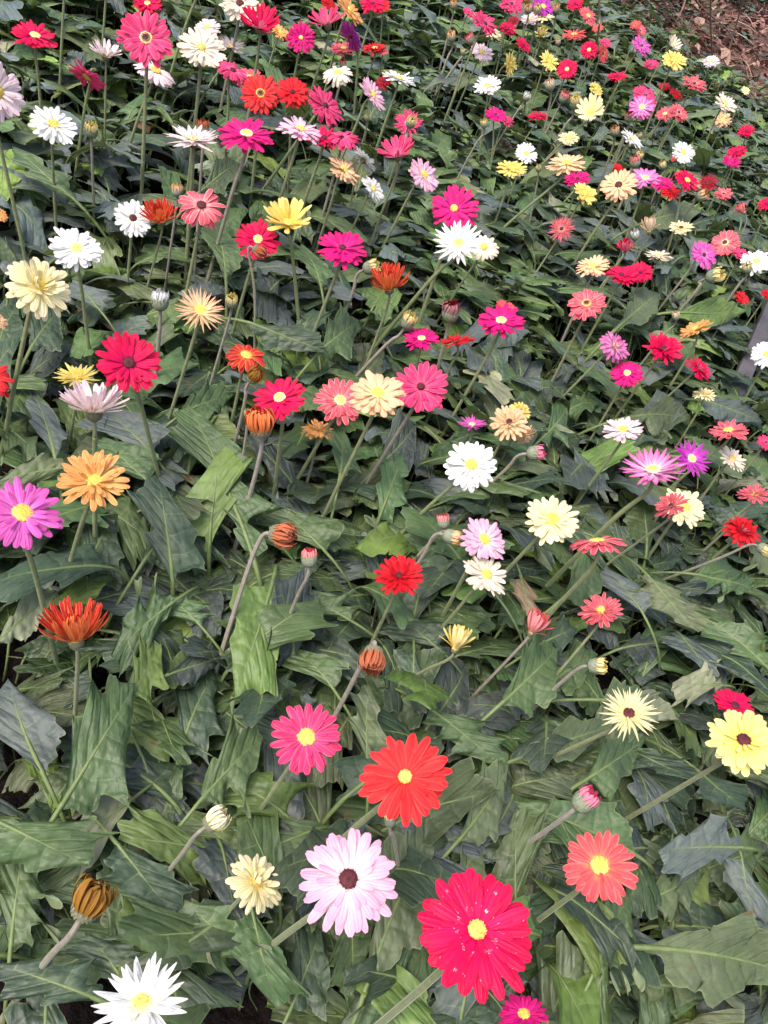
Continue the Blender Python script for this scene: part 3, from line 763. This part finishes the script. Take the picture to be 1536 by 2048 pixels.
612 1475 150 .95 80 F hp y 500 1650 .01 | hot pink gerbera with big yellow disc, lower left of centre | pink flower with big yellow disc
810 1555 188 .95 88 F rw Y 705 1660 .02 | large scarlet gerbera with small yellow eye at the lower centre | large scarlet flower
780 1640 28 .4 90 B ye y 790 1690 -.05
430 1640 46 .3 35 W py y 355 1720 0 | pale yellow shrivelled bud above the loose yellow flower | shrivelled yellow bud
1168 1602 50 .3 40 B hp y 1000 1725 0 | plump pink bud in a grey calyx above the coral flower | plump pink bud
1200 1732 152 .95 88 F co y 1110 1815 .01 | round coral gerbera with golden centre at the lower right | round coral flower
512 1765 130 .75 40 M py y 445 1835 0 | loose pale yellow gerbera with bent petals at the bottom left of centre | loose yellow flower
697 1760 206 .95 80 F pk d 570 1870 .02 | large light pink gerbera with dark maroon centre | large light pink flower
953 1862 250 .93 60 N cs Y 805 2010 .03 | largest gerbera, vivid crimson with small yellow eye, at the bottom | largest crimson flower
180 1803 74 .5 60 W br y 90 1925 0 | brown and ochre withered head on a thick mauve stem at the lower left | brown withered head
283 2010 200 .85 90 P wh c - - .02 | white gerbera with pointed petals at the bottom edge | white flower at the bottom
1048 2030 100 .8 90 F mg y - - -.03 | magenta gerbera at the bottom edge under the largest crimson flower | magenta flower at the bottom
'''
FL = []
for ln in TABLE.strip().splitlines():
    if not ln.strip(): continue
    pr = [q.strip() for q in ln.split('|')]; a = pr[0].split()
    FL.append(dict(x=float(a[0]), y=float(a[1]), D=float(a[2]), r=float(a[3]), a=float(a[4]), form=a[5], pal=a[6], disc=a[7],
                   sx=None if a[8] == '-' else float(a[8]), sy=None if a[9] == '-' else float(a[9]), h=float(a[10]) if len(a) > 10 else 0.,
                   label=pr[1] if len(pr) > 1 and pr[1] else None, ref=pr[2] if len(pr) > 2 and pr[2] else None))
# ---- labels
DW = {'y': 'yellow centre', 'c': 'cream centre', 'd': 'dark centre', 'r': 'small dark centre', 'o': 'yellow ring round a dark centre', 'g': 'greenish centre', 'Y': 'small yellow centre', 'x': 'cream ring round a dark centre'}
def desc(f):
    w = PAL[f['pal']][0]; s = 'small ' if f['D'] < 42 and f['form'] not in 'BW' else ('tiny ' if f['form'] in 'BW' and f['D'] < 18 else '')
    if f['form'] == 'B': return s + w + ' gerbera bud'
    if f['form'] == 'W': return s + w + ' withered gerbera head'
    if abs(f['r']) < .36: return s + w + ' gerbera seen edge-on'
    k = {'S': 'spiky ', 'D': 'double ', 'R': 'drooping ', 'C': 'cupped ', 'K': 'cupped ', 'U': 'upturned ', 'H': 'half-open ', 'M': 'ragged '}.get(f['form'], '')
    return s + k + w + ' gerbera'
refs = [f for f in FL if f['ref']]
def direction(dx, dy):
    a = math.degrees(math.atan2(-dy, dx)) % 360; return ['right of', 'above and right of', 'above', 'above and left of', 'left of', 'below and left of', 'below', 'below and right of'][int(((a + 22.5) % 360) // 45)]
used = set(f['label'] for f in FL if f['label'])
for f in FL: f['desc'] = desc(f)
for f in FL:
    if f['label']: continue
    same = [q for q in FL if q['desc'] == f['desc'] and q is not f and not q['label']]
    best = None
    for rf in sorted((q for q in refs if q is not f), key=lambda q: math.hypot(q['x'] - f['x'], q['y'] - f['y'])):
        d = direction(f['x'] - rf['x'], f['y'] - rf['y']); dist = math.hypot(rf['x'] - f['x'], rf['y'] - f['y'])
        cl = [q for q in same if direction(q['x'] - rf['x'], q['y'] - rf['y']) == d and math.hypot(q['x'] - rf['x'], q['y'] - rf['y']) < dist * 1.25 + 12]
        lab = f['desc'] + ' just ' + d + ' the ' + rf['ref']
        if dist > 190: lab = f['desc'] + ' ' + d + ' the ' + rf['ref']
        if lab not in used and not cl and len(lab.split()) < 17: best = lab; break
    if not best: best = f['desc'] + ' nearest the ' + sorted((q for q in refs if q is not f), key=lambda q: math.hypot(q['x'] - f['x'], q['y'] - f['y']))[0]['ref']
    f['label'] = best; used.add(best)

BASES = []
for fi, f in enumerate(FL):
    g = random.Random(1000 + fi)
    isbud = f['form'] in 'BW'
    size = 100 - .035 * (f['x'] - 768) + .06 * (f['y'] - 700)
    lift = .35 + f['h'] + g.uniform(-.012, .012)
    if not isbud: lift += max(-.06, min(.14, .22 * (f['D'] / max(size, 20) - 1)))
    else: lift -= .03
    P = at(f['x'], f['y'], lift); z = depth(P); Rr = f['D'] / 2 * z / F
    e = ray(f['x'], f['y']).normalized(); a = (right - e * right.dot(e)).normalized(); b = (-down + e * down.dot(e)).normalized()
    m = a * math.cos(R(f['a'])) + b * math.sin(R(f['a'])); m = (m - e * m.dot(e)).normalized()
    n = (-e * f['r'] + m * math.sqrt(max(0, 1 - f['r'] ** 2))).normalized()
    q = n.to_track_quat('Z', 'Y').to_matrix().to_4x4() @ Matrix.Rotation(g.uniform(0, 6.28), 4, 'Z')
    # stem: through the seen lower point if given, else straight down
    hang = Rr * (.28 if not isbud else .9)
    S0 = P - n * hang; up = Vector((0, 0, 1))
    if f['sx'] is not None:
        d = ray(f['sx'], f['sy']).normalized(); w0 = CAM - S0; B_ = d.dot(up); dd = d.dot(w0); ee = up.dot(w0)
        t = (B_ * ee - dd) / (1 - B_ * B_); P1 = CAM + d * t
        hh = soil_h(P1)
        if hh < .03: P1 = at(f['sx'], f['sy'], .05)
        if hh > soil_h(S0) - .02: P1 = at(f['sx'], f['sy'], max(.05, soil_h(S0) - .06))
        dr = (P1 - S0); lean = dr / max(.02, dr.dot(-UPN)); B0 = P1 + lean * soil_h(P1) * .8; B0 = B0 - UPN * soil_h(B0)
        pts = [S0, S0 - n * min(.025, hang) + (P1 - S0) * .12, P1, B0]
    else:
        B0 = soil_below(S0 - (n - up * n.dot(up)) * .05) + SX * g.uniform(-.04, .04) + SY * g.uniform(-.03, .03)
        mid = (S0 + B0) / 2 - n * .012; pts = [S0, S0 - n * .018 + (B0 - S0) * .08, mid, B0]
    root = empty('gerbera_bud' if isbud else 'gerbera_flower', B0)
    tag(root, f['label'], 'flower bud' if f['form'] == 'B' else 'flower', 'gerbera buds and spent heads on bare stems' if isbud else 'gerbera flowers standing over the leaves')
    Mh = Matrix.Translation(P - B0) @ q
    if isbud:
        sr = max(.0023, min(.0036, Rr * .2)); bud_head(root, Mh, Rr * .9, f['form'], f['pal'], f['D'], g)
    else:
        sr = max(.0024, min(.0042, Rr * .065)); flower_head(root, Mh, Rr, f['form'], f['pal'], f['disc'], f['D'], g)
    tb = tube([p - B0 for p in bez(pts, 7)], sr * .85, sr * 1.25, 8 if f['D'] > 50 else 6)
    link('stem', tobuf('stem', tb, [STEM_P if isbud or g.random() < .07 else STEM_G]), root)
    BASES.append((B0, f, (P, Rr)))

# ------------------------------------------------------------------ leafy plants of the bed
g = random.Random(77)
PLANTS = []
step = .229
o0 = CAM + PN * SOIL
for i in range(-34, 40):
    for j in range(-16, 50):
        p = o0 + SX * ((i + .5 * (j % 2)) * step + g.uniform(-.06, .06)) + SY * (j * step * .87 + g.uniform(-.06, .06))
        if depth(p) < .5: continue
        x, y = proj(p + UPN * .1)
        if not (-190 < x < 1730 and -130 < y < 2260): continue
        if outside(p + EN * .03): continue
        PLANTS.append(p)
leafcount = 0
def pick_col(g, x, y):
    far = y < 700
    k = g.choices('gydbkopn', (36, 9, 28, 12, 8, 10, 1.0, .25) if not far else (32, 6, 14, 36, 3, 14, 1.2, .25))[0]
    c, al = LEAFCOL[k]; s = g.uniform(.64, 1.28) * (.95 + .65 * max(0, min(1, (1300 - y) / 1100)))  # leaf colour brightened toward the far end, painting in extra sky light
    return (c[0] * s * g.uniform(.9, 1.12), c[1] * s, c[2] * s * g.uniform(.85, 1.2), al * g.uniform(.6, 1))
proots = []
for p in PLANTS:
    root = empty('gerbera_plant', p); proots.append(root)
    x, y = proj(p); n = g.randint(32, 36) if y > 1150 else g.randint(25, 28); a0 = g.uniform(0, 6.28)
    big = g.uniform(.82, 1.12)
    if beyond(p) > -.8: big *= .8
    for q in range(n):
        az = a0 + q * 2.39996 + g.uniform(-.3, .3); sc = big * g.uniform(.72, 1.12)
        me = g.choice(LV)
        tilt = g.uniform(-12, 16) + (14 if q > n * .7 else 0)
        M = Matrix.Translation(Vector((g.uniform(-.095, .095), g.uniform(-.095, .095), g.uniform(-.05, .025)))) @ Matrix.Rotation(az, 4, 'Z') @ Matrix.Rotation(R(tilt), 4, 'X') @ Matrix.Rotation(R(g.uniform(-13, 13)), 4, 'Y') @ Matrix.Diagonal((sc * g.choice((1, -1)), sc, sc, 1))
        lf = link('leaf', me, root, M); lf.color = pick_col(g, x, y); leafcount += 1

# large leaves seen one by one in front:  base x y, tip x y, width, colour, lobedness, height
HERO = '''
505 1110 400 838 200 g .5 .20
545 1165 482 1388 150 y .4 .21
648 1100 560 1020 120 g .1 .19
835 1135 785 1030 115 g .1 .19
345 1205 225 1300 160 g .35 .2
290 1120 372 1005 120 d .1 .19
165 1145 235 1035 130 d .1 .17
-5 1285 100 1180 66 p .1 .21
122 1612 268 1385 190 g .25 .22
-10 1640 165 1730 180 g .35 .23
262 1600 140 1700 110 p .2 .17
85 1545 -5 1365 120 b .1 .18
262 1395 320 1290 140 y .45 .2
335 1350 445 1308 66 k .05 .19
402 1600 510 1472 170 g .4 .19
285 1515 335 1645 110 k .1 .15
236 1690 340 1825 120 d .15 .21
22 1890 42 1690 180 g .45 .18
505 1920 365 1815 140 g .35 .21
505 1825 545 2010 125 g .1 .22
585 2010 645 1865 130 d .2 .17
738 1960 838 1640 130 o .3 .19
245 1960 185 1862 115 d .05 .2
200 2000 10 1925 120 d .3 .22
665 1375 598 1290 100 g .2 .2
735 1530 722 1385 95 o .45 .2
828 1300 818 1420 95 d .4 .18
858 1415 990 1525 135 g .45 .19
918 1680 1022 1555 100 o .1 .2
918 1765 956 1680 95 o .05 .19
1005 1405 1120 1300 120 g .15 .21
1295 1150 1378 1268 115 o .3 .22
1285 1225 1222 1135 75 b .1 .2
1128 1195 1215 1125 105 g .4 .18
1445 1370 1350 1372 100 p .35 .2
1205 1400 1352 1418 70 p .1 .19
1015 1525 1215 1448 80 o .5 .18
1155 1570 1275 1495 110 g .45 .18
1265 1705 1045 1585 125 g .05 .19
1485 1695 1320 1690 140 b .35 .21
1480 1700 1500 1830 110 b .4 .2
1395 1540 1485 1625 85 d .1 .19
1290 1805 1405 1745 100 o .5 .17
1290 1895 1560 1915 165 o .5 .21
1275 1965 1420 1975 95 o .45 .18
1195 1930 1245 1795 160 g .45 .21
1215 1925 1170 2030 95 g .2 .2
1042 1150 1062 1232 55 n .3 .17
498 645 645 712 66 d .1 .22
638 705 712 640 95 g .3 .2
452 555 440 452 75 g .1 .2
642 572 618 498 65 g .1 .2
680 950 692 858 80 g .2 .2
755 935 842 862 95 k .05 .17
302 905 212 815 115 b .1 .2
110 912 82 778 62 b .05 .2
355 835 455 778 95 g .3 .19
292 958 195 880 105 g .2 .2
135 935 -5 955 75 o .1 .2
1345 625 1485 640 66 y .1 .22
1228 662 1325 578 66 o .4 .21
1255 835 1375 828 85 o .3 .2
1395 800 1510 835 60 b .05 .21
1288 445 1385 432 62 o .05 .23
398 385 482 330 58 o .2 .2
150 400 30 312 62 g .3 .22
1545 1345 1400 1215 90 g .3 .22
1470 1290 1380 1390 90 b .2 .18
1000 1200 930 1120 90 d .3 .18
880 1300 800 1240 110 d .2 .17
700 1240 600 1190 110 g .3 .18
960 1010 870 960 100 b .3 .17
1080 880 1140 830 90 g .4 .18
1400 1150 1500 1180 90 g .5 .2
60 700 110 620 90 d .1 .19
200 620 150 570 80 b .1 .2
560 560 500 620 90 k .1 .18
400 1250 340 1190 90 g .3 .19
1080 1290 1150 1250 70 d .3 .18
'''
hero_i = 0
for ln in HERO.strip().splitlines():
    a = ln.split(); bx, by, tx, ty, wd = map(float, a[:5]); colk = a[5]; lo = min(.65, float(a[6]) + .12); h = float(a[7])
    g = random.Random(500 + hero_i); hero_i += 1
    Pb = at(bx, by, h); Pt = at(tx, ty, h - .015)
    v = Pt - Pb; L = v.length; Wd = wd / 2 * depth((Pb + Pt) / 2) / F * 1.75
    me = leaf_mesh(900 + hero_i, L=L * 1.06, Wd=Wd, a0=g.uniform(6, 15), a1=g.uniform(-16, 0), pet=max(.05, h * .8), lobed=lo, k=g.uniform(2.2, 3.4), NR=54, NC=14,
                   ruff=.04 * Wd * 2 * g.uniform(.7, 1.8), fold=g.uniform(.02, .22), petdown=True)
    Y = v.normalized(); Z = (UPN * .55 - ray((bx + tx) / 2, (by + ty) / 2).normalized() * .75); Z = (Z - Y * Z.dot(Y)).normalized(); X = Y.cross(Z)
    M = Matrix((X, Y, Z)).transposed().to_4x4(); M.translation = Pb
    root = min(proots, key=lambda r: (r.location - (Pb - UPN * h)).length)
    M = Matrix.Translation(-root.location) @ M
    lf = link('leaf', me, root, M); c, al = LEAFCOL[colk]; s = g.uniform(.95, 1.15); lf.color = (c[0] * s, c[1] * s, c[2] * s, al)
    if colk == 'n': lf['label'] = 'brown dead leaf'
    if colk == 'p': lf['label'] = 'pale leaf showing its underside'

# plant labels: where each rosette stands from the nearest singled-out flower
GP = 'gerbera plants filling the bed'
cands = []
for r in proots:
    x, y = proj(r.location + UPN * .12)
    if x < 0 or x > W or y < 0 or y > H:
        side_ = 'left' if x < 0 else 'right' if x > W else 'top' if y < 0 else 'bottom'
        tag(r, 'green gerbera leaf rosette past the ' + side_ + ' edge of the photo', 'plant', GP); continue
    for rf in refs:
        dx, dy = x - rf['x'], y - rf['y']; cands.append((math.hypot(dx, dy), id(r), r, direction(dx, dy), rf['ref']))
done = set(); used2 = set()
for d, _, r, dr, ref in sorted(cands, key=lambda c: c[:2]):
    if id(r) in done or (dr, ref) in used2 or len((dr + ' ' + ref).split()) > 10: continue
    done.add(id(r)); used2.add((dr, ref))
    tag(r, 'green gerbera leaf rosette ' + ('just ' if d < 130 else '') + dr + ' the ' + ref, 'plant', GP)

# ------------------------------------------------------------------ beyond the edge: litter, weeds, stalks
g = random.Random(9)
LIT = [simple('litter_brown', (.20, .10, .07), (.12, .06, .045), 60, .85, .5), simple('litter_tan', (.34, .22, .16), (.22, .13, .09), 60, .85, .5), simple('litter_rose', (.27, .13, .11), (.17, .08, .07), 60, .85, .5)]
def litter():
    b = new()
    for i in range(11000):
        p = EA + ED * g.uniform(-1.2, 6.5) + EN * (g.random() ** 1.4 * 3.8 - .10); p = p - UPN * soil_h(p)
        x, y = proj(p)
        if not (700 < x < 1900 and -350 < y < 420): continue
        s = g.uniform(.012, .045) * (1 if g.random() < .8 else 1.6); asp = g.uniform(.3, .6)
        if g.random() < .5: s *= 2.6; asp = .03
        M = Matrix.Translation(p + UPN * g.uniform(.005, .05)) @ Matrix.Rotation(g.uniform(0, 6.28), 4, 'Z') @ Matrix.Rotation(g.uniform(-.6, .6), 4, 'X') @ Matrix.Rotation(g.uniform(-.6, .6), 4, 'Y')
        V = []; UV = []; Fc = []
        for q in range(5):
            t = q / 4; wv = asp * s * math.sin(math.pi * (t * .9 + .05)); zc = s * .3 * math.sin(3 * t + p.x * 40)
            V += [Vector((-s + 2 * s * t, -wv, zc + wv * .4)), Vector((-s + 2 * s * t, 0, zc)), Vector((-s + 2 * s * t, wv, zc + wv * .4))]; UV += [(0, t), (.5, t), (1, t)]
        for q in range(4): Fc += [(q * 3, q * 3 + 1, q * 3 + 4, q * 3 + 3), (q * 3 + 1, q * 3 + 2, q * 3 + 5, q * 3 + 4)]
        add(b, V, Fc, UV, M, g.randint(0, 2))
    tag(link('leaf_litter', tobuf('leaf_litter', b, LIT)), 'brown leaf litter and dry straw on the bare soil', 'leaf litter', kind='stuff')
litter()
WEED = [simple('weed_green', (.075, .12, .05), (.04, .07, .03), 50, .5, .3), simple('weed_blue', (.09, .13, .095), (.05, .08, .06), 50, .5, .3), simple('weed_lime', (.13, .18, .05), (.09, .14, .04), 50, .5, .3)]
def weed_leaf(b, p, up, s, az, tilt, mi):
    M = Matrix.Translation(p) @ Matrix.Rotation(az, 4, 'Z') @ Matrix.Rotation(tilt, 4, 'Y')
    V = []; UV = []; Fc = []
    for t, wv in ((0, .08), (.3, .42), (.65, .38), (1, .02)):
        zc = -.25 * s * t * t; V += [Vector((s * t, -wv * s, zc + .1 * s * wv)), Vector((s * t, 0, zc)), Vector((s * t, wv * s, zc + .1 * s * wv))]; UV += [(0, t), (.5, t), (1, t)]
    for q in range(3): Fc += [(q * 3, q * 3 + 1, q * 3 + 4, q * 3 + 3), (q * 3 + 1, q * 3 + 2, q * 3 + 5, q * 3 + 4)]
    add(b, V, Fc, UV, M, mi)
def weeds():
    b = new()
    for i in range(2600):
        p = EA + ED * g.uniform(-1.6, 6.5) + EN * g.uniform(-.2, 4.2); p = p - UPN * soil_h(p)
        x, y = proj(p)
        if not (700 < x < 1900 and -420 < y < 420): continue
        bare = 1 if x > 1330 + .6 * (y - 40) * (1 if y < 40 else -1) and y > 30 else 0
        dns = (math.sin(p.x * 3.1) * math.sin(p.y * 2.3 + 1) + 1) / 2
        if bare and g.random() < .72: continue
        
        hgt = g.uniform(.03, .10) if bare else g.uniform(.05, .26); mi = g.choice((0, 0, 1, 1, 2))
        for q in range(g.randint(10, 24)):
            t = g.random(); pp = p + Vector((g.gauss(0, .04), g.gauss(0, .04), hgt * t)); weed_leaf(b, pp, UPN, g.uniform(.02, .05), g.uniform(0, 6.28), g.uniform(-.7, .3), mi)
    tag(link('ground_weeds', tobuf('ground_weeds', b, WEED)), 'small leafed weeds growing past the edge of the flower bed', 'weeds', kind='stuff')
weeds()
STRAW = simple('straw', (.42, .36, .22), (.3, .24, .15), 60, .7, .3); TWIG = simple('twig', (.30, .22, .18), (.2, .13, .10), 60, .8, .4)
def stalk(pts, r, mat, name, label):
    P = [at(x, y, h) for x, y, h in pts]; b0 = P[-1] - UPN * soil_h(P[-1])
    b = tube([p - b0 for p in bez(P, 6)], r * .6, r, 6); o = link(name, tobuf(name, b, [mat])); o.location = b0
    tag(o, label, 'stalk', 'dry stalks past the edge of the bed')
stalk([(1196, -60, .55), (1199, 30, .4), (1197, 62, .33), (1190, 115, .02)], .0055, STRAW, 'dry_stalk', 'pale upright straw stalk at the top edge, right of the pink flowers')
stalk([(1262, 49, .30), (1235, 47, .30), (1206, 44, .31), (1196, 70, .02)], .0035, STRAW, 'dry_stalk', 'thin pale stalk bent level beside a coral flower')
stalk([(1424, -40, .75), (1421, 30, .45), (1424, 108, .02)], .0055, TWIG, 'dry_stalk', 'tall bare brown stalk upright in the leaf litter')
stalk([(1462, 60, .03), (1490, 75, .05), (1512, 95, .02)], .004, STRAW, 'dry_stalk', 'pale twig lying on the litter at the right')
stalk([(1495, -30, .5), (1478, 30, .25), (1455, 110, .02)], .006, TWIG, 'dry_stalk', 'leaning brown stalk at the top right')
stalk([(1330, -30, .4), (1345, 30, .2), (1370, 80, .02)], .004, TWIG, 'dry_stalk', 'thin stalk leaning left in front of the weeds')
stalk([(1380, -30, .45), (1400, 10, .3), (1455, 60, .1), (1475, 95, .02)], .0045, TWIG, 'dry_stalk', 'crooked brown twig crossing the tall bare stalk')

# grey board at the right edge of the bed
BOARD = simple('grey_board', (.085, .075, .082), (.06, .052, .058), 24, .7, .3)
def board():
    A, B = at(1466, 800, .13), at(1580, 530, .24)
    d = (B - A).normalized(); A = A - d * .12; B = B + d * .5; sidev = d.cross(UPN).normalized(); Nn = sidev.cross(d)
    V = []; wdt, th = .024, .010
    for P in (A, B):
        for s1, s2 in ((-1, -1), (1, -1), (1, 1), (-1, 1)): V.append(P + sidev * wdt * s1 + Nn * th * s2)
    Fc = [(0, 1, 2, 3), (7, 6, 5, 4), (0, 4, 5, 1), (1, 5, 6, 2), (2, 6, 7, 3), (3, 7, 4, 0)]
    me = mesh('edging_board', [v - A for v in V], Fc, [BOARD], smooth=False); o = link('edging_board', me); o.location = A
    bv = o.modifiers.new('bevel', 'BEVEL'); bv.width = .003; bv.segments = 2
    tag(o, 'grey weathered board slanting up among the leaves at the right edge', 'board')
board()
print('flowers', len(FL), 'plants', len(proots), 'leaves', leafcount, 'objects', len(bpy.data.objects))

for f in FL:
    if len(f['label'].split()) > 16: print('LONG', f['label'])
